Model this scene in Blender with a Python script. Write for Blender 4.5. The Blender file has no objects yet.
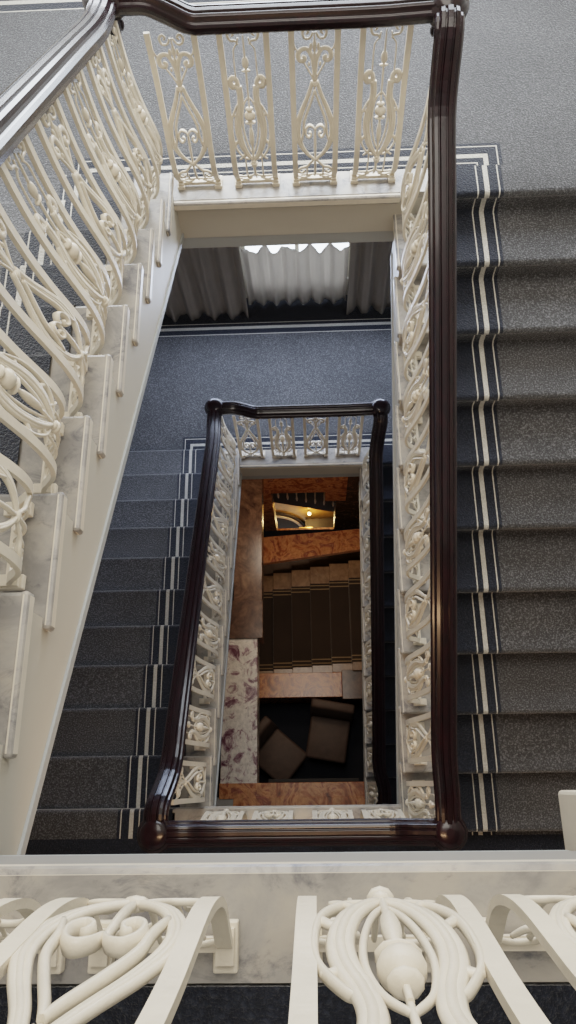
import bpy, bmesh, math, random
from mathutils import Vector, Matrix
random.seed(7)
COL = bpy.context.scene.collection
R_ = .155; G = .31; D = 2.97; HW = .59
L2, L1, L0, LM, LB = 0.0, -1.705, -3.41, -5.115, -6.82
XW = 2.3; YF = 4.9; YN = -2.3

# ------------------------------------------------------------------ materials
def newmat(name):
    m = bpy.data.materials.new(name); m.use_nodes = True
    nt = m.node_tree; b = nt.nodes['Principled BSDF']
    return m, nt, b
def coords(nt, scale=(1,1,1)):
    tc = nt.nodes.new('ShaderNodeTexCoord'); mp = nt.nodes.new('ShaderNodeMapping')
    geo = nt.nodes.new('ShaderNodeNewGeometry')
    nt.links.new(geo.outputs['Position'], mp.inputs['Vector']); mp.inputs['Scale'].default_value = scale
    return mp.outputs['Vector']
def noise(nt, vec, scale, detail=4, rough=.55, dist=0):
    n = nt.nodes.new('ShaderNodeTexNoise'); n.inputs['Scale'].default_value = scale
    n.inputs['Detail'].default_value = detail; n.inputs['Roughness'].default_value = rough
    n.inputs['Distortion'].default_value = dist
    nt.links.new(vec, n.inputs['Vector']); return n.outputs['Fac']
def ramp(nt, fac, stops):
    r = nt.nodes.new('ShaderNodeValToRGB'); nt.links.new(fac, r.inputs['Fac'])
    e = r.color_ramp.elements
    while len(e) < len(stops): e.new(.5)
    for el, (p, c) in zip(e, stops): el.position = p; el.color = (*c, 1)
    return r.outputs['Color']
def bump(nt, b, fac, strength, dist=.01):
    bp = nt.nodes.new('ShaderNodeBump'); bp.inputs['Strength'].default_value = strength
    bp.inputs['Distance'].default_value = dist
    nt.links.new(fac, bp.inputs['Height']); nt.links.new(bp.outputs['Normal'], b.inputs['Normal'])
def mix(nt, a, c, fac, mode='MIX'):
    m = nt.nodes.new('ShaderNodeMix'); m.data_type = 'RGBA'; m.blend_type = mode
    if isinstance(fac, float): m.inputs['Factor'].default_value = fac
    else: nt.links.new(fac, m.inputs['Factor'])
    nt.links.new(a, m.inputs['A']); nt.links.new(c, m.inputs['B'])
    return m.outputs['Result']
def simple(name, color, rough=.5, var=.08, scale=8, bstr=0, metallic=0, bscale=60, coat=0):
    m, nt, b = newmat(name); v = coords(nt)
    f = noise(nt, v, scale)
    c = ramp(nt, f, [(.3, tuple(x*(1-var) for x in color)), (.7, tuple(min(1, x*(1+var)) for x in color))])
    nt.links.new(c, b.inputs['Base Color'])
    b.inputs['Roughness'].default_value = rough; b.inputs['Metallic'].default_value = metallic
    if coat: b.inputs['Coat Weight'].default_value = coat; b.inputs['Coat Roughness'].default_value = .06
    if bstr: bump(nt, b, noise(nt, v, bscale), bstr)
    return m
def carpet(name, color, spk, var=.35):
    m, nt, b = newmat(name); v = coords(nt)
    f = noise(nt, v, 120, 2, .6); f2 = noise(nt, v, 2.5, 3)
    c1 = ramp(nt, f, [(.36, tuple(x*(1-var) for x in color)), (.52, color), (.68, spk)])
    c2 = ramp(nt, f2, [(.3, (.82,)*3), (.7, (1.1,)*3)])
    nt.links.new(mix(nt, c1, c2, 1.0, 'MULTIPLY'), b.inputs['Base Color'])
    b.inputs['Roughness'].default_value = .95; b.inputs['Sheen Weight'].default_value = .35
    b.inputs['Sheen Roughness'].default_value = .5; b.inputs['Specular IOR Level'].default_value = .1
    bump(nt, b, f, .7, .012); return m
def marble_white(name, base, vein, scale=5):
    m, nt, b = newmat(name); v = coords(nt, (1, 1.3, .9))
    f = noise(nt, v, scale*1.6, 9, .7, .8); g = noise(nt, v, scale*1.1, 6, .65, .5)
    c1 = ramp(nt, f, [(.34, vein), (.47, base), (.6, tuple(min(1, x*1.06) for x in base)), (.75, tuple(x*.86 for x in base))])
    c2 = ramp(nt, g, [(.38, (.66, .67, .70)), (.50, (.95, .95, .95)), (.62, (1.12, 1.08, 1.02))])
    nt.links.new(mix(nt, c1, c2, 1.0, 'MULTIPLY'), b.inputs['Base Color'])
    b.inputs['Roughness'].default_value = .32; return m
def marble_col(name, stops, scale=5, dist=1.6):
    m, nt, b = newmat(name); v = coords(nt, (1, .8, 1.2))
    f = noise(nt, v, scale, 9, .66, dist)
    g = noise(nt, v, scale*5, 4, .6, .4)
    c = ramp(nt, f, stops); c2 = ramp(nt, g, [(.3, (.6,)*3), (.6, (1.05,)*3)])
    nt.links.new(mix(nt, c, c2, .8, 'MULTIPLY'), b.inputs['Base Color'])
    b.inputs['Roughness'].default_value = .25; return m
M = {}
M['iron'] = simple('painted_ivory_iron', (.70, .615, .485), .42, .06, 14, .15)
M['iron_ped'] = M['iron']
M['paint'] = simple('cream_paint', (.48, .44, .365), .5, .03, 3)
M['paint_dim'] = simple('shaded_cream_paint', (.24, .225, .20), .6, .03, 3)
M['paint_grey'] = simple('grey_paint', (.33, .34, .33), .5, .04, 3)
M['wall'] = simple('wall_paint', (.50, .48, .43), .7, .03, 2)
M['nosing'] = simple('ivory_nosing', (.66, .585, .47), .35, .06, 20)
M['marble'] = marble_white('white_veined_marble', (.33, .305, .27), (.13, .125, .13))
M['field'] = carpet('carpet_field', (.048, .047, .048), (.135, .136, .140))
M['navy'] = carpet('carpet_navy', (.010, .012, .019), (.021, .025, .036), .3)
M['cream'] = carpet('carpet_cream', (.46, .43, .37), (.58, .55, .48), .12)
M['brown_carpet'] = carpet('carpet_brown', (.035, .024, .017), (.055, .038, .027), .3)
M['gold_line'] = carpet('carpet_line', (.26, .19, .11), (.3, .22, .13), .1)
def wood():
    m, nt, b = newmat('dark_mahogany'); v = coords(nt, (6, 1, 6))
    f = noise(nt, v, 5, 5, .6, .4)
    nt.links.new(ramp(nt, f, [(.3, (.004, .002, .0025)), (.7, (.014, .0035, .005))]), b.inputs['Base Color'])
    b.inputs['Roughness'].default_value = .25; b.inputs['Specular IOR Level'].default_value = .25; b.inputs['Coat Weight'].default_value = .18
    b.inputs['Coat Roughness'].default_value = .09
    return m
M['wood'] = wood()
M['orange'] = marble_col('orange_breccia_marble', [(.3, (.10, .035, .015)), (.42, (.28, .085, .03)), (.52, (.50, .22, .085)), (.62, (.20, .05, .03)), (.75, (.62, .36, .18))], 4)
M['purple'] = marble_col('purple_cream_marble', [(.36, (.10, .03, .045)), (.45, (.30, .19, .20)), (.5, (.60, .52, .44)), (.64, (.70, .62, .52)), (.72, (.24, .15, .17))], 6)
M['brown'] = marble_col('brown_marble', [(.3, (.025, .012, .007)), (.5, (.085, .043, .024)), (.7, (.15, .085, .048))], 4)
M['gold'] = simple('gilded_panel', (.60, .36, .11), .28, .2, 9, 0, .7)
M['gilt'] = simple('worn_gilt', (.50, .36, .2), .4, .1, 10, 0, .3)
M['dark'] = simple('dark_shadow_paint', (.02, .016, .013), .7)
M['tan_tread'] = marble_col('tan_marble', [(.3, (.17, .095, .05)), (.6, (.26, .16, .085))], 3)
M['leather'] = simple('brown_upholstery', (.065, .042, .032), .6, .15, 12, .3)
M['legwood'] = simple('chair_leg_wood', (.03, .02, .015), .4)
def emis(name, c, s):
    m, nt, b = newmat(name)
    v = coords(nt); f = noise(nt, v, 1.5)
    nt.links.new(ramp(nt, f, [(.3, tuple(x*.9 for x in c)), (.7, c)]), b.inputs['Emission Color'])
    b.inputs['Base Color'].default_value = (*c, 1); b.inputs['Emission Strength'].default_value = s
    return m
M['pane'] = emis('daylight_glass', (.80, .90, 1.0), 4.5)
M['bulbglow'] = emis('lamp_glow', (1.0, .66, .25), 9)
def cloth(name, col, tr):
    m, nt, b = newmat(name); v = coords(nt)
    f = noise(nt, v, 6); nt.links.new(ramp(nt, f, [(.3, tuple(x*.9 for x in col)), (.7, col)]), b.inputs['Base Color'])
    b.inputs['Roughness'].default_value = .9
    t = nt.nodes.new('ShaderNodeBsdfTranslucent'); t.inputs['Color'].default_value = (*col, 1)
    mx = nt.nodes.new('ShaderNodeMixShader'); mx.inputs[0].default_value = tr
    out = [n for n in nt.nodes if n.type == 'OUTPUT_MATERIAL'][0]
    nt.links.new(b.outputs[0], mx.inputs[1]); nt.links.new(t.outputs[0], mx.inputs[2])
    nt.links.new(mx.outputs[0], out.inputs['Surface']); return m
M['curtain'] = cloth('beige_curtain', (.27, .235, .20), .2)
M['sheer'] = cloth('pale_curtain', (.46, .43, .40), .5)

# ------------------------------------------------------------------ helpers
def link_mesh(name, bm, mats, parent=None, smooth=False, loc=None):
    me = bpy.data.meshes.new(name)
    bmesh.ops.recalc_face_normals(bm, faces=bm.faces)
    bm.to_mesh(me); bm.free()
    if not isinstance(mats, (list, tuple)): mats = [mats]
    for m in mats: me.materials.append(m)
    if smooth:
        for p in me.polygons: p.use_smooth = True
    o = bpy.data.objects.new(name, me); COL.objects.link(o)
    if parent: o.parent = parent
    if loc: o.location = loc
    return o
def tag(o, label=None, cat=None, group=None, kind=None):
    if label: o['label'] = label
    if cat: o['category'] = cat
    if group: o['group'] = group
    if kind: o['kind'] = kind
    return o
def empty(name, loc=(0, 0, 0), rz=0):
    o = bpy.data.objects.new(name, None); COL.objects.link(o)
    o.empty_display_size = .1; o.location = loc; o.rotation_euler = (0, 0, rz); return o
def box(bm, x0, x1, y0, y1, z0, z1, mi=0, bev=0):
    vs = [bm.verts.new((x, y, z)) for x in (x0, x1) for y in (y0, y1) for z in (z0, z1)]
    q = [(0,1,3,2), (4,6,7,5), (0,4,5,1), (2,3,7,6), (0,2,6,4), (1,5,7,3)]
    fs = []
    for a in q:
        f = bm.faces.new([vs[i] for i in a]); f.material_index = mi; fs.append(f)
    if bev:
        es = list({e for f in fs for e in f.edges})
        bmesh.ops.bevel(bm, geom=es, offset=bev, segments=2, affect='EDGES', profile=.5)
    return vs
def extrude_x(bm, poly, x0, x1, mi=0):
    """poly: list of (y,z); closed prism between x0 and x1"""
    a = [bm.verts.new((x0, y, z)) for y, z in poly]; b = [bm.verts.new((x1, y, z)) for y, z in poly]
    n = len(poly)
    for i in range(n):
        bm.faces.new([a[i], a[(i+1) % n], b[(i+1) % n], b[i]]).material_index = mi
    f1 = bm.faces.new(a); f2 = bm.faces.new(b[::-1]); f1.material_index = f2.material_index = mi
    f1.normal_update(); f2.normal_update(); bmesh.ops.triangulate(bm, faces=[f1, f2])
def catmull(pts, n=5):
    P = [Vector(p) for p in pts]; P = [2*P[0]-P[1]] + P + [2*P[-1]-P[-2]]
    out = []
    for i in range(1, len(P)-2):
        for k in range(n):
            t = k/n
            a, b, c, d = P[i-1], P[i], P[i+1], P[i+2]
            out.append(.5*((2*b)+(c-a)*t+(2*a-5*b+4*c-d)*t*t+(3*b-a-3*c+d)*t**3))
    out.append(P[-2]); return out
def sweep(bm, path, normals, prof, scale=None, cap=True, smooth=True):
    """prof: list of (side, normal) offsets; normals: per point"""
    n = len(path); rings = []
    for i, p in enumerate(path):
        t = (path[min(i+1, n-1)] - path[max(i-1, 0)])
        if t.length < 1e-9: t = Vector((0, 0, 1))
        t.normalize()
        N = normals[i] if isinstance(normals, list) else normals
        s = t.cross(N)
        if s.length < 1e-6: s = Vector((1, 0, 0))
        s.normalize(); N2 = s.cross(t).normalized()
        k = scale[i] if scale else 1
        rings.append([bm.verts.new(p + s*(a*k) + N2*(b*k)) for a, b in prof])
    m = len(prof)
    for i in range(n-1):
        for j in range(m):
            f = bm.faces.new([rings[i][j], rings[i][(j+1) % m], rings[i+1][(j+1) % m], rings[i+1][j]]); f.smooth = smooth
    if cap:
        bm.faces.new(rings[0][::-1]); bm.faces.new(rings[-1])
def lathe(bm, prof, origin=(0, 0, 0), seg=16, mi=0):
    """prof: (r,z) bottom to top around local z"""
    o = Vector(origin); rings = []
    for r, z in prof:
        rings.append([bm.verts.new(o + Vector((r*math.cos(2*math.pi*k/seg), r*math.sin(2*math.pi*k/seg), z))) for k in range(seg)])
    for i in range(len(rings)-1):
        for k in range(seg):
            f = bm.faces.new([rings[i][k], rings[i][(k+1) % seg], rings[i+1][(k+1) % seg], rings[i+1][k]]); f.smooth = True; f.material_index = mi
    bm.faces.new(rings[0][::-1]); bm.faces.new(rings[-1])

# ------------------------------------------------------------------ baluster panels
PROF = catmull([(o, z, 0) for o, z in [(.110, .0), (.109, .02), (.098, .05), (.072, .085), (.044, .125), (.028, .18), (.024, .25), (.030, .32), (.044, .40), (.060, .49), (.074, .60), (.082, .72), (.084, .862)]], 8)
_cum = [0]
for a, b in zip(PROF, PROF[1:]): _cum.append(_cum[-1] + (b-a).length)
TL = _cum[-1]
def prof_at(t):
    t = max(0, min(TL, t))
    for i in range(len(_cum)-1):
        if t <= _cum[i+1] + 1e-9:
            u = (t-_cum[i])/max(1e-9, _cum[i+1]-_cum[i]); p = PROF[i].lerp(PROF[i+1], u)
            d = (PROF[min(i+2, len(PROF)-1)]-PROF[max(i-1, 0)]).normalized()
            return p.x, p.y, Vector((0, d.y, -d.x))
def pmap(s, t, slope, off=0):
    o, z, N = prof_at(t)
    w = min(1, max(0, (t-.05)/.45)); w = w*w*(3-2*w)
    q = Vector((s, o, z + slope*s*w)) - N*off
    return q, -N
def ellipse(a, b, n=6): return [(a*math.cos(2*math.pi*k/n), b*math.sin(2*math.pi*k/n)) for k in range(n)]
def rect(a, b): return [(-a, -b), (a, -b), (a, b), (-a, b)]
def strand(bm, pts, slope, w=.0065, th=.006, both=True, off=0, taper=True, n=5):
    for sg in ((1, -1) if both else (1,)):
        c = catmull([(s*sg, t, 0) for s, t in pts], n)
        path = []; nn = []
        for p in c:
            q, N = pmap(p.x, p.y, slope, off); path.append(q); nn.append(N)
        m = len(path)
        sc = [(.55 + .45*math.sin(math.pi*min(1, max(0, (i+.8)/m*1.0)))**.5) if taper else 1 for i in range(m)]
        sweep(bm, path, nn, ellipse(w, th), sc)
def ball(bm, s, t, slope, rs, rt, rn, off=0, seg=10):
    c, N = pmap(s, t, slope, off); up = Vector((1, 0, 0)).cross(N).normalized()
    M4 = Matrix.Translation(c) @ Matrix(((1, N.x, up.x, 0), (0, N.y, up.y, 0), (0, N.z, up.z, 0), (0, 0, 0, 1))) @ Matrix.Diagonal((rs, rn, rt, 1))
    r = bmesh.ops.create_uvsphere(bm, u_segments=seg, v_segments=8, radius=1, matrix=M4)
    for v in r['verts']:
        for f in v.link_faces: f.smooth = True
BS = .0975
def bar_bm(side, slope):
    bm = bmesh.new(); path = []; nn = []
    n = 40
    for i in range(n+1):
        q, N = pmap(side*BS, TL*i/n, slope); path.append(q); nn.append(N)
    sweep(bm, path, nn, rect(.0125, .0065), smooth=False); 
    return bm
def foot_bm(slope):
    bm = bmesh.new()
    for s in (-1, 1):
        box(bm, s*BS-.019, s*BS+.019, .076, .148, 0, .022, bev=.003)
        box(bm, s*BS-.014, s*BS+.014, .085, .135, .022, .034)
    box(bm, -BS, BS, .098, .118, .012, .030)
    for s in (-1, 1):                                                   # small scrolls on the foot rail
        strand(bm, [(s*.088, .05), (s*.06, .032), (s*.03, .045), (s*.025, .065), (s*.04, .07), (s*.045, .058)], slope, .005, .006, False)
    return bm
def scroll_A(slope):
    bm = bmesh.new()
    # broad fluted band forming the leaf-shaped loop
    L = [(.0, .250), (.028, .272), (.058, .315), (.078, .375), (.078, .435), (.058, .50), (.030, .57), (.008, .64)]
    for o in (-.006, .001, .008): strand(bm, [(max(0, x+o*(.3+x*10)), t) for x, t in L], slope, .0062, .0062 if o != .001 else .0075, taper=False)
    # inner pointed arch
    strand(bm, [(.0, .60), (.010, .565), (.034, .50), (.050, .45), (.054, .40), (.064, .35)], slope, .0065, .009, off=.004)
    # stem with two curling arms inside the loop
    strand(bm, [(0, .26), (0, .31), (0, .36), (0, .41)], slope, .0065, .008, False)
    strand(bm, [(0, .405), (.010, .425), (.028, .432), (.042, .415), (.043, .388), (.030, .374), (.018, .384), (.022, .398), (.029, .394)], slope, .0052, .013, off=.004)
    # scroll heads above the waist
    strand(bm, [(0, .60), (0, .68), (0, .76), (0, .86)], slope, .0048, .0048, False)
    strand(bm, [(.0, .62), (.014, .665), (.038, .71), (.056, .745)], slope, .0045, .0045)
    strand(bm, [(.0, .64), (.004, .70), (.010, .745), (.030, .785), (.056, .785), (.070, .765), (.066, .738), (.048, .732), (.042, .748), (.054, .755)], slope, .0110, .0070)
    strand(bm, [(.066, .775), (.082, .79), (.092, .83)], slope, .0045, .0045)
    ball(bm, 0, .80, slope, .009, .030, .008); ball(bm, .016, .795, slope, .007, .018, .006); ball(bm, -.016, .795, slope, .007, .018, .006)
    ball(bm, 0, .625, slope, .014, .014, .010); ball(bm, .024, .718, slope, .005, .011, .006); ball(bm, -.024, .718, slope, .005, .011, .006)
    strand(bm, [(.006, .86), (.020, .835), (.042, .835), (.050, .86), (.036, .875), (.026, .862), (.034, .853)], slope, .006, .006)
    # base arms
    strand(bm, [(0, .26), (0, .15), (0, .045)], slope, .006, .006, False)
    strand(bm, [(.0, .25), (.022, .225), (.040, .20), (.066, .19), (.084, .165), (.070, .14), (.054, .148), (.058, .165)], slope, .0075, .006)
    strand(bm, [(.040, .20), (.040, .12), (.040, .05)], slope, .005, .005)
    ball(bm, 0, .25, slope, .020, .012, .011); strand(bm, [(.0, .10), (.02, .085), (.05, .08), (.07, .06)], slope, .0055, .006)
    return bm
def scroll_B(slope):
    bm = bmesh.new()
    # outer ring strand
    strand(bm, [(.022, .262), (.050, .28), (.078, .33), (.088, .40), (.084, .47), (.060, .53), (.048, .545)], slope, .0055, .008)
    # broad plates of the lyre, ridged, with curled heads
    Pp = [(.006, .262), (.028, .295), (.048, .345), (.059, .41), (.056, .47), (.042, .53), (.036, .58), (.040, .63)]
    for o, w in ((-.009, .0075), (0, .0085), (.009, .0075)): strand(bm, [(x+o*min(1, .3+x*14), t) for x, t in Pp], slope, w, .0065 if o else .009, taper=False)
    strand(bm, [(.038, .61), (.046, .655), (.062, .67), (.074, .65), (.068, .625), (.056, .628), (.058, .642)], slope, .0125, .007)
    strand(bm, [(.062, .37), (.078, .35), (.084, .33)], slope, .008, .006)
    strand(bm, [(.050, .46), (.068, .49), (.082, .49)], slope, .008, .006)
    strand(bm, [(.036, .30), (.052, .275), (.068, .262)], slope, .0065, .006)
    # inner oval and stem
    strand(bm, [(.0, .29), (.018, .335), (.032, .40), (.036, .47), (.024, .54), (.0, .58)], slope, .005, .006)
    strand(bm, [(0, .52), (0, .62), (0, .75), (0, .86)], slope, .0048, .0048, False)
    ball(bm, 0, .735, slope, .015, .030, .011); ball(bm, 0, .70, slope, .020, .006, .010)
    # thin wires hanging from the head scrolls
    strand(bm, [(.048, .64), (.048, .70), (.047, .77), (.044, .80), (.028, .825), (.022, .85)], slope, .0034, .0034, taper=False)
    strand(bm, [(.024, .82), (.034, .835), (.056, .84), (.064, .865), (.050, .878), (.040, .866), (.048, .856)], slope, .006, .006)
    # foot: short uprights and arcs
    strand(bm, [(0, .27), (0, .16), (0, .05)], slope, .0065, .0065, False)
    strand(bm, [(.040, .29), (.040, .19), (.040, .10), (.040, .045)], slope, .0042, .0042)
    strand(bm, [(.0, .16), (.016, .125), (.040, .105), (.070, .105), (.088, .12)], slope, .0055, .006)
    return bm
def bulb_bm(slope):
    bm = bmesh.new()
    ball(bm, 0, .490, slope, .026, .024, .024, .004, 14)
    ball(bm, 0, .458, slope, .026, .007, .018, .004)
    ball(bm, 0, .385, slope, .012, .052, .012, .004)
    ball(bm, 0, .522, slope, .019, .010, .016, .004)
    strand(bm, [(0, .24), (0, .34), (0, .44), (0, .56)], slope, .006, .006, False, off=.003)
    for t, w in ((.225, .014), (.24, .019), (.252, .014)): ball(bm, 0, t, slope, w, .010, w*.9, .002)
    return bm
def build_panel(kind, slope):
    root = empty('baluster_panel')
    for s in (-1, 1): link_mesh('side_bar', bar_bm(s, slope), M['iron'], root)
    link_mesh('scrollwork', (scroll_A if kind == 'A' else scroll_B)(slope), M['iron'], root)
    link_mesh('foot_rail', foot_bm(slope), M['iron'], root)
    if kind == 'B': link_mesh('bulb_finial', bulb_bm(slope), M['iron'], root)
    return root
PROTO = {(k, s): build_panel(k, s) for k in 'AB' for s in (0, -.5)}
USED = set()
def place_panel(kind, slope, loc, rz, label, group, shorten=0):
    src = PROTO[(kind, slope)]
    if (kind, slope) not in USED: root = src; USED.add((kind, slope))
    else:
        root = src.copy(); COL.objects.link(root)
        for ch in list(src.children):
            c = ch.copy(); COL.objects.link(c); c.parent = root
    root.location = loc; root.rotation_euler = (0, 0, rz)
    tag(root, label, 'baluster', group)
DESC = {'A': 'ivory iron baluster panel with leaf-shaped loop and hearted scrolls', 'B': 'ivory iron baluster panel with ringed bulb between curling plates'}
SHORT = {'A': 'ivory leaf-loop baluster panel', 'B': 'ivory ringed-bulb baluster panel'}
ORD = ['', 'first', 'second', 'third', 'fourth', 'fifth', 'sixth', 'seventh', 'eighth', 'ninth', 'tenth']
# landing rows
def landing_row(z, far, where, grp):
    for i, x in enumerate((-.45, -.15, .15, .45)):
        k = ('ABAB' if far else 'BABA')[i]
        pos = ['leftmost', 'second from left', 'third from left', 'rightmost'][i]
        if far: loc = (x, D, z+.012); rz = 0
        else: loc = (x + (.018 if k == 'B' else -.008), 0, z+.012); rz = math.pi
        place_panel(k, 0, loc, rz, SHORT[k] + ', ' + pos + ' of four ' + where, grp)
landing_row(L2, False, 'on nearest grey marble curb', 'balusters on the nearest landing')
landing_row(L1, True, 'at top of photo, over curtain', 'balusters on the upper far landing')
landing_row(L0, False, 'on lower near landing', 'balusters on the lower near landing')
landing_row(LM, True, 'on lower far landing by blue carpet', 'balusters on the lower far landing')
LOFF = -.015                                   # left nosings: Y = LOFF + k G ; right nosings: Y = D + .03 - k G .. risers behind
def left_nos(k): return LOFF + k*G
def right_nos(k): return D - .005 - k*G
def flight_panels(side, ztop, where, grp, kmin=1, kmax=10):
    for k in range(kmin, kmax+1):
        kind = 'A' if k % 2 else 'B'
        z = ztop - k*R_ + .012
        if side < 0: y = left_nos(k) - G*.5 + (-.055 if ztop == L2 else 0); rz = math.pi/2; x = -HW+.03
        else: y = right_nos(k) + G*.5; rz = -math.pi/2; x = HW-.03
        place_panel(kind, -.5, (x, y, z), rz, '%s on %s step down %s' % (SHORT[kind], ORD[k], where), grp)
flight_panels(-1, L2, 'of large upper left flight', 'balusters on the upper left flight')
flight_panels(1, L1, 'of long right flight', 'balusters on the long right flight')
flight_panels(-1, L0, 'of lower left flight', 'balusters on the lower left flight')
flight_panels(1, LM, 'of dark lowest right flight', 'balusters on the lowest right flight')

# ------------------------------------------------------------------ stair flights
NAV, FLD, CRM = 1, 0, 2
CM = [M['field'], M['navy'], M['cream']]
XS1, XS2 = 1.046, 1.025
def bands(xs):
    """(x0, x1, mat) columns of runner, measured from well centre outward"""
    o = 2.0
    return [(.765, xs-.050, 1), (xs-.050, xs-.0435, 2), (xs-.0435, xs-.0125, 1), (xs-.0125, xs+.0125, 2), (xs+.0125, xs+.060, 1), (xs+.060, xs+.0665, 2),
            (xs+.0665, xs+.085, 1), (xs+.085, o-.08, 0), (o-.08, o-.072, 2), (o-.072, o-.016, 1), (o-.016, o+.016, 2), (o+.016, o+.05, 1), (o+.05, o+.058, 2), (o+.058, XW-.02, 1)]
def flight(side, ztop, label, clabel, xs, white=True):
    root = empty('stair_flight', (side*HW, 0, ztop)); tag(root, label, 'staircase')
    ori = Vector((side*HW, 0, ztop))
    def mk(name, bm, mat, sm=False):
        bmesh.ops.translate(bm, verts=bm.verts, vec=-ori)
        return link_mesh(name, bm, mat, root, sm)
    sh = -.055 if (side < 0 and ztop == L2) else 0
    nos = (lambda k: left_nos(k)+sh) if side < 0 else right_nos
    dr = 1 if side < 0 else -1                  # descending direction in Y
    # stringer: saw-toothed plate towards the well
    bm = bmesh.new()
    x0, x1 = sorted((side*(HW-.002), side*(HW+.05)))
    a0 = nos(0)
    def low(y): return ztop-.43-abs(y-a0)*.5
    for k in range(1, 12):
        ya, yb = nos(k-1)-dr*.03, nos(k)-dr*.03
        if k == 11: yb = nos(10)+dr*.03
        top = ztop-k*R_-.045
        extrude_x(bm, [(ya, low(ya)), (yb, low(yb)), (yb, top), (ya, top)], x0, x1)
    mk('stringer', bm, M['paint'])
    # slim moulding along the lower edge of the stringer
    bm = bmesh.new()
    a, b = nos(0), nos(10)+dr*.03
    xq = sorted((side*(HW-.010), side*(HW+.04)))
    extrude_x(bm, [(a, ztop-.43), (b, ztop-10*R_-.43-.0), (b, ztop-10*R_-.46), (a, ztop-.46)], *xq)
    mk('lower_moulding', bm, M['paint_grey'])
    # soffit
    bm = bmesh.new(); xq = sorted((side*(HW+.05), side*(XW-.012)))
    extrude_x(bm, [(a, ztop-.34), (b, ztop-10*R_-.34), (b, ztop-10*R_-.42), (a, ztop-.42)], *xq)
    mk('soffit', bm, M['paint'])
    # marble steps
    for k in range(1, 11):
        bm = bmesh.new(); z = ztop-k*R_
        y_front = nos(k); y_back = nos(k-1) - dr*.055
        xq = sorted((side*(HW-.018), side*.772))
        y0, y1 = sorted((y_front, y_back))
        box(bm, xq[0], xq[1], y0, y1, z-.042, z, 0, .010)
        ry = sorted((y_front-dr*.026, y_front-dr*.06))
        box(bm, *sorted((side*(HW+.004), side*.772)), ry[0], ry[1], z-R_+.001, z-.04)
        if k == 1: box(bm, *sorted((side*(HW+.004), side*.772)), *sorted((nos(0)-dr*.026, nos(0)-dr*.06)), z+.001, ztop-.03)
        xq = sorted((side*.772, side*(XW-.012)))               # body beneath the carpet
        yb = sorted((y_front-dr*.045, nos(k-1)-dr*.044))
        box(bm, xq[0], xq[1], yb[0], yb[1], z-R_-.02, z-.004, 0)
        # return nosing strip in ivory
        nx = sorted((side*(HW-.022), side*(HW+.002)))
        box(bm, nx[0], nx[1], y0-.003, y1+.003, z-.046, z+.001, 1, .010)
        mk('step', bm, [M['marble'], M['nosing']])
    # carpet
    bm = bmesh.new(); prof = []
    th = .012
    # start on landing nosing
    def nose(yn, z):
        out = []
        for a_ in range(0, 6):
            an = math.pi/2 - a_*math.pi/5*1.0
            out.append((yn - dr*.016 + dr*math.cos(an)*.026, z - .014 + math.sin(an)*.026))
        return out
    prof.append(((D+.17) if side > 0 else -.17, ztop+th))
    for k in range(0, 11):
        z = ztop - k*R_
        prof += nose(nos(k), z)
        prof.append((nos(k)-dr*.022, z-.06)); prof.append((nos(k)-dr*.020, z-R_+.03))
        prof.append((nos(k)-dr*.006, z-R_+th))
    prof.append(((D+.17) if side < 0 else -.17, ztop-11*R_+th))
    for (xa, xb, mi) in bands(xs):
        A = [bm.verts.new((side*xa, y, z)) for y, z in prof]; B = [bm.verts.new((side*xb, y, z)) for y, z in prof]
        for i in range(len(prof)-1):
            f = bm.faces.new([A[i], A[i+1], B[i+1], B[i]]); f.material_index = mi; f.smooth = True
    bmesh.ops.remove_doubles(bm, verts=bm.verts, dist=1e-5)
    c = link_mesh('stair_carpet', bm, CM)
    tag(c, clabel, 'carpet')
    return root
flight(-1, L2, 'large upper left stair flight with white stringer and marble step ends', 'grey stair carpet glimpsed behind the upper left balusters', XS1)
flight(1, L1, 'long right stair flight descending toward viewer beside mahogany rail', 'grey stair carpet with cream stripe on the long right flight', 1.034)
flight(-1, L0, 'lower left stair flight descending away from viewer', 'dark stair carpet with cream stripe on the lower left flight', XS2)
flight(1, LM, 'lowest right stair flight in deep shadow behind dark rail', 'navy stair carpet in shadow on lowest right flight', XS1)

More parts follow.
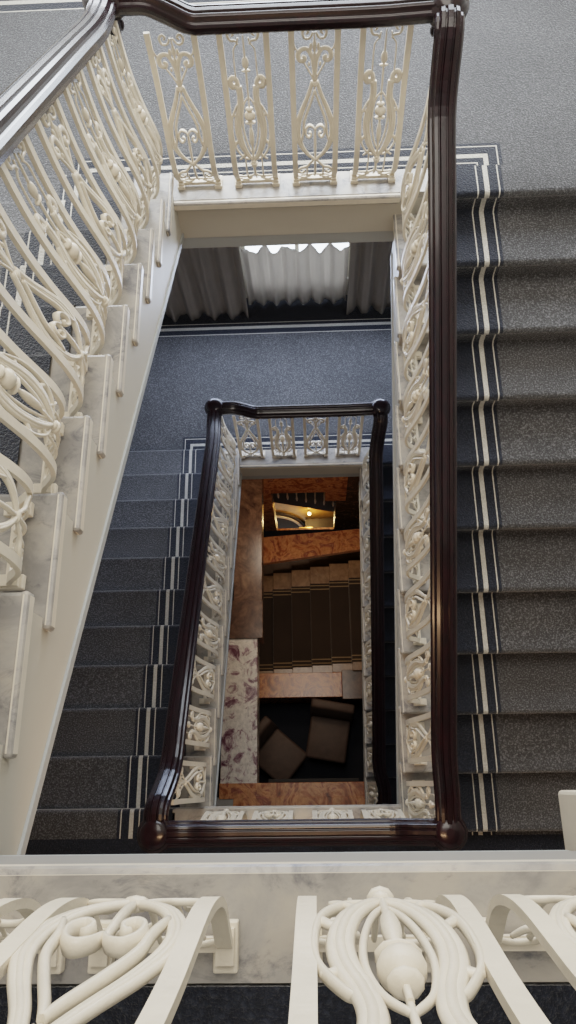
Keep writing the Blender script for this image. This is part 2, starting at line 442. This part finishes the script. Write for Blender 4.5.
# ------------------------------------------------------------------ landings
def landing(z, far, clabel, first=False, curb_mat='marble'):
    # slab
    bm = bmesh.new()
    y0, y1 = (D+.02, YF) if far else (YN, -.006)
    box(bm, -XW, XW, y0, y1, z-.28, z-.004)
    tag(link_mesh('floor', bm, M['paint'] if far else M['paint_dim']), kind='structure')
    bm = bmesh.new()
    yy = (D+.024, D+.09) if far else (-.09, -.006)
    box(bm, -XW, XW, yy[0], yy[1], z-.37, z-.28) if far else box(bm, -.583, .583, yy[0], yy[1], z-.30, z-.28)
    ys = (D+.09, YF) if far else (YN, -.20)
    box(bm, -XW, XW, ys[0], ys[1], z-.33, z-.281)
    tag(link_mesh('ceiling', bm, M['paint_grey']), kind='structure')
    # marble curb with moulded ivory edge
    bm = bmesh.new()
    yc = (D+.012, D+.165) if far else (-.165, -.012)
    box(bm, -.78, .78, yc[0], yc[1], z-.03, z+.012, 0)
    yn = (D-.012, D+.022) if far else (-.036, .001)
    box(bm, -.60, .60, yn[0], yn[1], z-.046, z+.009, 1, .012)
    tag(link_mesh('trim_1', bm, [M[curb_mat], M['nosing'] if curb_mat == 'marble' else M[curb_mat]]), kind='structure')
    # carpet
    e = .17
    def sd(x, y):
        yy = (y - (D+.235)) if far else (-.50 - y)
        return max(abs(x)-XS1, yy) if far else yy
    def so(x, y):
        yy = (y-4.52) if far else (-1.95-y)
        return max(abs(x)-2.0, yy)
    offs = [-.050, -.0435, -.0125, .0125, .060, .0665, .085]; ooffs = [-.08, -.072, -.016, .016, .05, .058]
    xs = {0.0, .765, XW-.02}
    for o in offs: xs.add(XS1+o)
    for o in ooffs: xs.add(2.0+o)
    xs = sorted({-x for x in xs} | xs)
    if far: ys = [D+e, YF-.02] + [D+.235+o for o in offs] + [4.52+o for o in ooffs]
    else: ys = [-e, YN+.02] + [-.50-o for o in offs] + [-1.95-o for o in ooffs]
    ys = sorted(ys)
    bm = bmesh.new()
    for i in range(len(xs)-1):
        for j in range(len(ys)-1):
            cx, cy = (xs[i]+xs[i+1])/2, (ys[j]+ys[j+1])/2
            if (cy < D+e) if far else (cy > -e): continue
            if (cy < D+.07 if far else cy > -.07) and abs(cx) > .765 and False: continue
            s, q = sd(cx, cy), so(cx, cy)
            if s < -.05: m = 1
            elif s < -.0435: m = 2
            elif s < -.0125: m = 1
            elif s < .0125: m = 2
            elif s < .060: m = 1
            elif s < .0665: m = 2
            elif s < .085: m = 1
            elif q < -.08: m = 0
            elif q < -.072: m = 2
            elif q < -.016: m = 1
            elif q < .016: m = 2
            elif q < .05: m = 1
            elif q < .058: m = 2
            else: m = 1
            v = [bm.verts.new((x, y, z+.012)) for x, y in ((xs[i], ys[j]), (xs[i+1], ys[j]), (xs[i+1], ys[j+1]), (xs[i], ys[j+1]))]
            bm.faces.new(v).material_index = m
    bmesh.ops.remove_doubles(bm, verts=bm.verts, dist=1e-5)
    r = bmesh.ops.extrude_face_region(bm, geom=list(bm.faces))
    bmesh.ops.translate(bm, verts=[v for v in r['geom'] if isinstance(v, bmesh.types.BMVert)], vec=(0, 0, -.014))
    tag(link_mesh('landing_carpet', bm, CM), clabel, 'carpet')
landing(L2, False, 'navy-edged carpet on the nearest landing at bottom of photo')
landing(L1, True, 'pale grey carpet with cream border on the upper far landing')
landing(L0, False, 'dark carpet of the lower near landing under black rail')
landing(LM, True, 'blue-grey carpet of the lower far landing before curtains')
landing(LB, False, 'carpet of the deepest near landing over warm lit hall', curb_mat='orange')

# foot of the up-going flight at the right end of the nearest curb
bm = bmesh.new(); box(bm, .595, .75, -.02, .105, -.36, .165, 0, .008)
box(bm, .590, .755, -.03, .11, .165, .20, 0, .01)
tag(link_mesh('stair_plinth', bm, M['nosing']), 'ivory plinth at right end of the nearest marble curb', 'plinth')

# ------------------------------------------------------------------ handrails
RP = [(-.058, -.012), (-.052, -.030), (-.038, -.036), (-.030, -.050), (.030, -.050), (.038, -.036), (.052, -.030), (.058, -.012),
      (.060, .004), (.052, .014), (.044, .016), (.040, .024), (.036, .036), (.022, .040), (.019, .034), (.014, .034), (.010, .043), (-.010, .043), (-.014, .034), (-.019, .034), (-.022, .040), (-.036, .036), (-.040, .024), (-.044, .016), (-.052, .014), (-.060, .004)]
def rail(pts, label, n=6, sm=True):
    path = catmull(pts, n) if n > 1 else [Vector(p) for p in pts]
    bm = bmesh.new(); o = path[0].copy()
    sweep(bm, [p-o for p in path], Vector((0, 0, 1)), RP, smooth=False)
    ob = link_mesh('handrail', bm, M['wood'], loc=o); tag(ob, label, 'handrail')
    b = ob.modifiers.new('b', 'BEVEL'); b.width = .003; b.segments = 2; b.limit_method = 'ANGLE'; b.angle_limit = math.radians(25)
    return ob
def knob(x, y, z, label):
    root = empty('newel_cap', (x, y, z)); tag(root, label, 'newel cap', 'turned corner caps of the handrails')
    bm = bmesh.new()
    lathe(bm, [(.052, -.062), (.070, -.056), (.078, -.045), (.074, -.036), (.082, -.026), (.087, -.006), (.086, .012), (.078, .024), (.070, .027), (.071, .034), (.062, .046), (.042, .054), (.018, .058)], seg=24)
    link_mesh('cap', bm, M['wood'], root)
    bm = bmesh.new()
    lathe(bm, [(.010, -.185), (.024, -.178), (.032, -.16), (.026, -.14), (.030, -.13), (.046, -.115), (.050, -.09), (.040, -.075), (.052, -.060)], seg=16)
    for k in range(8):
        a = k*math.pi/4
        lathe(bm, [(.004, -.13), (.013, -.115), (.015, -.095), (.008, -.075)], (.042*math.cos(a), .042*math.sin(a), 0), 8)
    link_mesh('pendant', bm, M['wood'], root)
XR = .675; YR = .094; XK = .688
def flight_rail(side, ztop, label, z0, z1, x0=XR, x1=XR):
    """from knob at landing ztop to knob at far end"""
    nos = left_nos if side < 0 else right_nos
    ys, ye = (-YR, D+YR) if side < 0 else (D+YR, -YR)
    dr = 1 if side < 0 else -1
    def line(y): return ztop - abs(y-(nos(0)))*.5 + .80
    P = [(side*XK, ys+dr*.03, ztop+z0), (side*(XK-.002), ys+dr*.12, ztop+z0-.012), (side*x0, ys+dr*.30, line(ys+dr*.30)+.008)]
    for q in (.55, 1.0, 1.5, 2.0, 2.5, 2.80): P.append((side*(x0+(x1-x0)*q/3), ys+dr*q, line(ys+dr*q)))
    zend = ztop-11*R_+z1
    P.append((side*XK, ye-dr*.16, zend + .03)); P.append((side*XK, ye-dr*.03, zend+.0))
    rail(P, label)
def land_rail(z, far, label, zl, zr, zm=.915):
    y = D+YR if far else -YR
    P = [(-XK+.03, y, z+zl), (-XK+.10, y, z+zl), (-XK+.17, y, z+zl-.006), (-XK+.25, y, z+(zl+zm)/2), (-XK+.33, y, z+zm+.004), (-XK+.42, y, z+zm), (0, y, z+zm), (XK-.3, y, z+zm), (XK-.15, y, z+zm+(zr-zm)*.5), (XK-.03, y, z+zr)]
    rail(P, label)
flight_rail(-1, L2, 'glossy dark handrail crossing the top left corner of photo', .95, 1.02)
flight_rail(1, L1, 'long mahogany handrail beside the long right flight', .925, 1.03)
flight_rail(-1, L0, 'reddish mahogany handrail beside the lower left flight', .95, 1.02)
flight_rail(1, LM, 'black handrail of the lowest right flight in shadow', .925, 1.03, .655, .645)
land_rail(L1, True, 'dark handrail spanning the top edge of photo', 1.01, .925)
land_rail(L0, False, 'black handrail spanning just beyond the nearest marble curb', .95, 1.03, .94)
land_rail(LM, True, 'black handrail of the lower far landing over blue carpet', 1.01, .925)
land_rail(L2, False, 'dark handrail of the nearest landing below the viewer', .95, .95, .94)
for (x, y, z, l) in [(-XK, D+YR, L1+1.01, 'top left corner behind pale balusters'), (XK, D+YR, L1+.925, 'top of long right handrail'), (-XK, -YR, L0+.95, 'lower left, foot of reddish handrail'),
                     (XK, -YR, L0+1.02, 'lower right, foot of long right handrail'), (-XK, D+YR, LM+1.01, 'mid photo, left end of lower far rail'), (XK, D+YR, LM+.925, 'mid photo, right end of lower far rail'),
                     (XK, -YR, LB+1.02, 'deep in well, foot of shadowed rail'), (-XK, -YR, L2+.95, 'left end of the nearest handrail'), (XK, -YR, L2+.95, 'right end of the nearest handrail')]:
    knob(x, y, z, 'dark turned wooden corner cap at ' + l)

# ------------------------------------------------------------------ shaft walls
def wall(name, x0, x1, y0, y1, z0, z1, mat='wall'):
    bm = bmesh.new(); box(bm, x0, x1, y0, y1, z0, z1, 0)
    return tag(link_mesh(name, bm, M[mat]), kind='structure')
wall('wall_left', -XW-.15, -XW, YN, YF, LB-.4, 3.6)
wall('wall_right', XW, XW+.15, YN, YF, LB-.4, 3.6)
wall('wall_near', -XW, XW, YN-.15, YN, LB-.4, 3.6)
# far wall with a window opening at each far landing
WX0, WX1 = -.52, .55
bm = bmesh.new()
for (za, zb) in ((LB-.4, LM+.25), (LM+1.35, L1+.5), (L1+2.2, 3.6)): box(bm, WX0, WX1, YF, YF+.15, za, zb)
box(bm, -XW, WX0, YF, YF+.15, LB-.4, 3.6); box(bm, WX1, XW, YF, YF+.15, LB-.4, 3.6)
tag(link_mesh('wall_far', bm, M['wall']), kind='structure')
for n, (za, zb) in enumerate(((LM+.25, LM+1.35), (L1+.5, L1+2.2)), 1):
    bm = bmesh.new()
    for x in (WX0, (WX0+WX1)/2-.02, WX1-.04): box(bm, x, x+.04, YF+.02, YF+.08, za, zb)
    for z in (za, zb-.04): box(bm, WX0, WX1, YF+.025, YF+.075, z, z+.04)
    w = link_mesh('window_%d' % n, bm, M['paint']); tag(w, kind='structure')
    bm = bmesh.new(); box(bm, WX0, WX1, YF+.045, YF+.055, za, zb)
    link_mesh('pane', bm, M['pane'], w)
# curtains
def curtain(x0, x1, yc, z0, z1, amp, per, mat, label, wave=0, topw=0):
    bm = bmesh.new(); n = int((x1-x0)/.008); m = 14; rows = []
    ph = random.random()*6
    for j in range(m+1):
        v = j/m; row = []
        for i in range(n+1):
            u = i/n; x = x0+(x1-x0)*u
            w = math.sin(2*math.pi*x/per+ph + .7*math.sin(x*5+ph))
            y = yc + amp*(w*.8+.25*math.sin(2*math.pi*x/per*2.3+v*1.5))*(.75+.35*(1-v))
            zb = z0 + wave*(.5+.5*math.sin(2*math.pi*x/per+ph+1.2))
            zt = z1 - topw*(.5+.5*math.sin(2*math.pi*x/(per*1.4)+ph))
            row.append(bm.verts.new((x-x0, y-yc, zb+(zt-zb)*v - z0)))
        rows.append(row)
    for j in range(m):
        for i in range(n):
            f = bm.faces.new([rows[j][i], rows[j][i+1], rows[j+1][i+1], rows[j+1][i]]); f.smooth = True
    o = link_mesh('curtain', bm, M[mat], loc=(x0, yc, z0))
    s = o.modifiers.new('s', 'SOLIDIFY'); s.thickness = .004
    tag(o, label, 'curtain', 'curtains at the lower window')
curtain(-1.75, -.50, 4.66, LM+.015, LM+1.36, .045, .19, 'curtain', 'dark beige floor-length curtain left of the bright window', .02)
curtain(-.50, .50, 4.79, LM+.03, LM+.90, .030, .15, 'sheer', 'pale backlit curtain across the bright window', .03, .09)
curtain(.50, 1.6, 4.67, LM+.015, LM+1.36, .045, .17, 'curtain', 'dark beige floor-length curtain right of the bright window', .02)
bm = bmesh.new()
for k in range(3): pass
lathe(bm, [(.012, 0), (.012, 3.5)], seg=10)
bmesh.ops.rotate(bm, verts=bm.verts, matrix=Matrix.Rotation(math.pi/2, 3, 'Y'))
rod = tag(link_mesh('curtain_rod', bm, M['paint_grey'], loc=(-1.8, 4.72, LM+1.37)), 'slim rod carrying the curtains under the far landing', 'rod')

# ------------------------------------------------------------------ marble hall below
ZG = -10.05
def solid(name, x0, x1, y0, y1, z0, z1, mat, label=None, cat=None, kind=None, bev=.006):
    bm = bmesh.new(); box(bm, x0, x1, y0, y1, z0, z1, 0, bev)
    o = link_mesh(name, bm, M[mat]); tag(o, label, cat, None, kind); return o
ZT = LB
# marble copings and slabs at deepest landing height
solid('marble_parapet', -.92, -.535, .115, 1.64, ZT-.30, ZT+.0, 'purple', 'purple and cream marble parapet slab left of the seats', 'parapet')
solid('marble_block', -.88, -.475, 1.64, 2.07, ZT-.32, ZT+.02, 'brown', 'shadowed brown marble block behind the purple parapet', 'parapet')
solid('marble_pier', -.81, -.487, 2.07, 3.75, ZT-.30, ZT-.02, 'brown', 'tall brown marble slab left of the gold opening', 'pier')
solid('marble_ledge', -.93, .72, -.02, .135, ZT-.16, ZT+.004, 'orange', 'orange and red marble ledge below the lower black rail', 'ledge')
solid('iron_kerb', -.46, .56, .135, .175, ZT-.9, ZT-.70, 'dark', 'dark kerb with small blocks over the seating area', 'kerb')
wall('wall_left_1', -2.4, -2.3, -1.5, 6.2, -13.6, LB-.4, 'brown')
wall('wall_right_1', 2.3, 2.4, -1.5, 6.2, -13.6, LB-.4, 'brown')
wall('wall_near_1', -2.3, 2.3, -1.6, -1.5, ZG, LB-.4, 'brown')
# far marble wall with an opening to the gold room
OX0, OX1, OZ0, OZ1 = -.47, .46, -10.55, -8.42
bm = bmesh.new()
box(bm, -2.3, -.66, 4.0, 4.2, -13.6, LB-.4, 1); box(bm, -.66, OX0, 3.99, 4.2, -13.6, LB-.4, 0)
box(bm, OX0, .30, 4.0, 4.2, OZ1, LB-.4, 0); box(bm, .30, .60, 3.99, 4.2, -8.75, LB-.4, 0); box(bm, .46, 2.3, 4.0, 4.2, -13.6, -8.75, 1); box(bm, .60, 2.3, 4.0, 4.2, -8.75, LB-.4, 1)
box(bm, OX0, OX1, 4.0, 4.2, -13.6, OZ0, 0)
tag(link_mesh('wall_far_1', bm, [M['orange'], M['brown']]), kind='structure')
# stair with brown runner, climbing to the right
root = empty('stair_flight', (-.8, 1.6, ZG)); tag(root, 'bottom hall stair with tan marble ends and dark runner climbing right', 'staircase')
SX = [-.80, -.498, -.210, .077, .364, .645, .93, 1.25, 1.55]
for i in range(8):
    z = -9.9+.15*i
    bm = bmesh.new(); box(bm, SX[i]-.02+.8, SX[i+1]+.8, 1.60-1.6, 3.20-1.6, 0 if i else 0, z-ZG, 0, .006)
    link_mesh('step', bm, M['tan_tread'], root)
bm = bmesh.new()
for (ya, yb, mi) in [(1.72, 1.745, 0), (1.745, 1.76, 1), (1.76, 1.80, 0), (1.80, 1.815, 1), (1.815, 2.84, 0), (2.84, 2.855, 1), (2.855, 2.895, 0), (2.895, 2.91, 1), (2.91, 2.935, 0)]:
    pr = []
    for i in range(8):
        z = -9.9+.15*i+.008
        pr += [(SX[i]-.024, z-.14), (SX[i]-.028, z-.012), (SX[i]-.016, z), (SX[i+1]-.03, z)]
    A = [bm.verts.new((x, ya, z)) for x, z in pr]; B = [bm.verts.new((x, yb, z)) for x, z in pr]
    for i in range(len(pr)-1): bm.faces.new([A[i], A[i+1], B[i+1], B[i]]).material_index = mi
tag(link_mesh('stair_runner', bm, [M['brown_carpet'], M['gold_line']]), 'dark brown stair runner with fine tan edge lines in the hall', 'carpet')
# parapets either side
def slab_poly(name, pts, z0s, th, mat, label):
    bm = bmesh.new(); T = [bm.verts.new((x, y, z)) for (x, y), z in zip(pts, z0s)]; B = [bm.verts.new((x, y, z-th)) for (x, y), z in zip(pts, z0s)]
    n = len(pts); bm.faces.new(T); bm.faces.new(B[::-1])
    for i in range(n): bm.faces.new([T[i], T[(i+1) % n], B[(i+1) % n], B[i]])
    tag(link_mesh(name, bm, M[mat]), label, 'parapet')
slab_poly('marble_parapet', [(-.66, 3.06), (.9, 3.26), (.9, 3.56), (-.66, 3.45)], [-8.75]*4, .10, 'orange', 'orange marble parapet coping between the stair and the gold opening')
slab_poly('marble_parapet', [(-.66, 3.21), (.9, 3.30), (.9, 3.5), (-.66, 3.38)], [-8.86]*4, 1.2, 'brown', 'brown marble parapet wall beneath the orange coping')
solid('marble_parapet', -.75, .47, 1.26, 1.60, ZG, -9.30, 'orange', 'orange marble parapet between the stair and the two chairs', 'parapet')
solid('marble_pier', .47, .95, 1.22, 1.62, ZG, -9.22, 'brown', 'dark brown marble pier right of the orange parapet', 'pier')
wall('floor_hall', -2.3, 2.3, -1.5, 4.0, ZG-.2, ZG-.001, 'navy').name = 'floor'
# chairs
def chair(loc, rz, label):
    root = empty('lounge_chair', loc, rz); tag(root, label, 'chair', 'upholstered chairs in the hall')
    bm = bmesh.new(); w = .285
    box(bm, -w, w, -.28, .30, .26, .44, 0, .035); link_mesh('seat', bm, M['leather'], root, True)
    bm = bmesh.new(); vs = box(bm, -w-.02, w+.02, .27, .40, .20, .80, 0, .03)
    for v in bm.verts: v.co.y += max(0, v.co.z-.3)*.22
    link_mesh('backrest', bm, M['leather'], root, True)
    for sx in (-1, 1):
        for sy in (-1, 1):
            bm = bmesh.new(); lathe(bm, [(.014, 0), (.022, .27)], (sx*.23, .01+sy*.23, 0), 8); link_mesh('leg', bm, M['legwood'], root)
chair((.255, .70, ZG), math.radians(-10), 'brown upholstered chair below the orange parapet, nearer the right')
chair((-.42, .47, ZG), math.radians(50), 'brown upholstered chair turned aside, half under the purple parapet')
# gold room beyond the opening
wall('wall_gold', -1.6, 1.8, 5.0, 5.1, -13.6, -7.3, 'gold').name = 'wall_far_2'
bm = bmesh.new()                                             # arched doorway, dark, with a pale moulded band
AC = (-.62, -13.0)
def arc(r0, r1, y0, y1, mi):
    n = 28
    for k in range(n):
        a, b = math.pi*k/n, math.pi*(k+1)/n
        q = []
        for (r, an) in ((r0, a), (r1, a), (r1, b), (r0, b)): q.append((AC[0]+r*math.cos(an), AC[1]+r*math.sin(an)*1.75))
        A = [bm.verts.new((x, y0, z)) for x, z in q]; B = [bm.verts.new((x, y1, z)) for x, z in q]
        for f in ([A[0], A[1], A[2], A[3]], [B[3], B[2], B[1], B[0]], [A[0], B[0], B[1], A[1]], [A[1], B[1], B[2], A[2]], [A[2], B[2], B[3], A[3]], [A[3], B[3], B[0], A[0]]):
            bm.faces.new(f).material_index = mi
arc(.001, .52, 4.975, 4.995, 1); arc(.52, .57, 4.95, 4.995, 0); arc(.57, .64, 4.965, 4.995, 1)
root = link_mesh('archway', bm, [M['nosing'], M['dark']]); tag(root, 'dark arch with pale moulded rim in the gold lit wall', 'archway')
solid('counter', -.02, .75, 4.70, 4.94, -13.0, -12.15, 'dark', 'dark counter edge below the gold wall', 'counter')
solid('gold_block', -.14, .12, 4.62, 4.72, -12.9, -12.0, 'gold', 'small gilded block at the foot of the arch', 'pedestal')
# railing silhouette across the head of opening
root = empty('hall_railing', (0, 4.25, -9.0)); tag(root, 'dark railing with thin gilded uprights across the gold opening', 'railing')
bm = bmesh.new(); A = [(-.50, -8.60), (.62, -9.15), (.62, -10.02), (-.50, -9.42)]
q0 = [bm.verts.new((x, .0, z+9)) for x, z in A]; q1 = [bm.verts.new((x, .05, z+9)) for x, z in A]
bm.faces.new(q0); bm.faces.new(q1[::-1])
for i in range(4): bm.faces.new([q0[i], q0[(i+1) % 4], q1[(i+1) % 4], q1[i]])
link_mesh('band', bm, M['dark'], root)
for i in range(7):
    x = -.40+i*.14; z = -8.62-.55*(x+.5)/1.12
    bm = bmesh.new(); lathe(bm, [(.009, z+9-.52), (.018, z+9-.44), (.009, z+9-.3), (.014, z+9-.12), (.008, z+9+.04)], (x, -.02, 0), 8); link_mesh('upright', bm, M['gilt'], root)
bm = bmesh.new(); bmesh.ops.create_uvsphere(bm, u_segments=12, v_segments=8, radius=.035)
o = link_mesh('wall_lamp', bm, M['bulbglow'], smooth=True, loc=(.06, 4.93, -11.85)); tag(o, 'small glowing lamp on the gold wall beside the arch', 'lamp')

# ------------------------------------------------------------------ camera
f_, th, yaw, roll = 738.818, .3525, -.0307, -.0236
C = Vector((.0873, .1246, 1.3365))
s, c = math.sin(th), math.cos(th)
F = Vector((0, s, -c)); U = Vector((0, c, s)); Rv = Vector((1, 0, 0))
F2 = F*math.cos(yaw) + Rv*math.sin(yaw); R2 = Rv*math.cos(yaw) - F*math.sin(yaw)
R3 = R2*math.cos(roll) + U*math.sin(roll); U3 = U*math.cos(roll) - R2*math.sin(roll)
cam = bpy.data.objects.new('camera', bpy.data.cameras.new('camera')); COL.objects.link(cam)
Mx = Matrix((R3, U3, -F2)).transposed().to_4x4(); Mx.translation = C; cam.matrix_world = Mx
cam.data.sensor_fit = 'VERTICAL'; cam.data.sensor_height = 36; cam.data.lens = f_/1024*36; cam.data.clip_start = .02
bpy.context.scene.camera = cam

# ------------------------------------------------------------------ light
def area(loc, rot, sx, sy, power, col, name='light'):
    l = bpy.data.lights.new(name, 'AREA'); l.shape = 'RECTANGLE'; l.size = sx; l.size_y = sy; l.energy = power; l.color = col
    o = bpy.data.objects.new(name, l); COL.objects.link(o); o.location = loc; o.rotation_euler = rot; return o
area((0, 2.9, 3.5), (0, 0, 0), 2.6, 3.4, 140, (1.0, .93, .83), 'skylight')
area((0, YF-.25, L1+1.5), (math.radians(-62), 0, 0), 3.6, 1.2, 150, (.84, .91, 1.0), 'upper_window_light')
area((.0, 4.42, LM+.95), (math.radians(-80), 0, 0), 2.6, .7, 60, (.62, .74, 1.0), 'lower_window_light')
area((-.2, 2.2, LB-.5), (0, 0, 0), 1.6, 1.6, 4, (1.0, .62, .32), 'hall_light')
area((-.1, 2.95, LM-.45), (math.radians(-20), 0, 0), 1.0, .4, 11, (1.0, .80, .62), 'added_hall_fill')  # added fill hidden under the far slab, brightens the marble and hall below
area((.2, 4.6, -9.8), (math.radians(25), 0, 0), .9, .3, 8, (1.0, .62, .25), 'gold_light')
area((0, -.45, -.52), (math.radians(15), 0, 0), .9, .15, 11, (1.0, .60, .32), 'added_curb_fill')  # added warm fill below the nearest slab, tints the lower curb and rail
def point(loc, power, col, r=.1, name='lamp_light'):
    l = bpy.data.lights.new(name, 'POINT'); l.energy = power; l.color = col; l.shadow_soft_size = r
    o = bpy.data.objects.new(name, l); COL.objects.link(o); o.location = loc
point((.06, 4.8, -11.85), 9, (1, .62, .22), .05)
w = bpy.data.worlds.new('world'); bpy.context.scene.world = w; w.use_nodes = True
bg = w.node_tree.nodes['Background']; bg.inputs['Color'].default_value = (1.0, .97, .94, 1); bg.inputs['Strength'].default_value = .38
vs = bpy.context.scene.view_settings
vs.view_transform = 'Filmic'; vs.look = 'None'; vs.exposure = .6
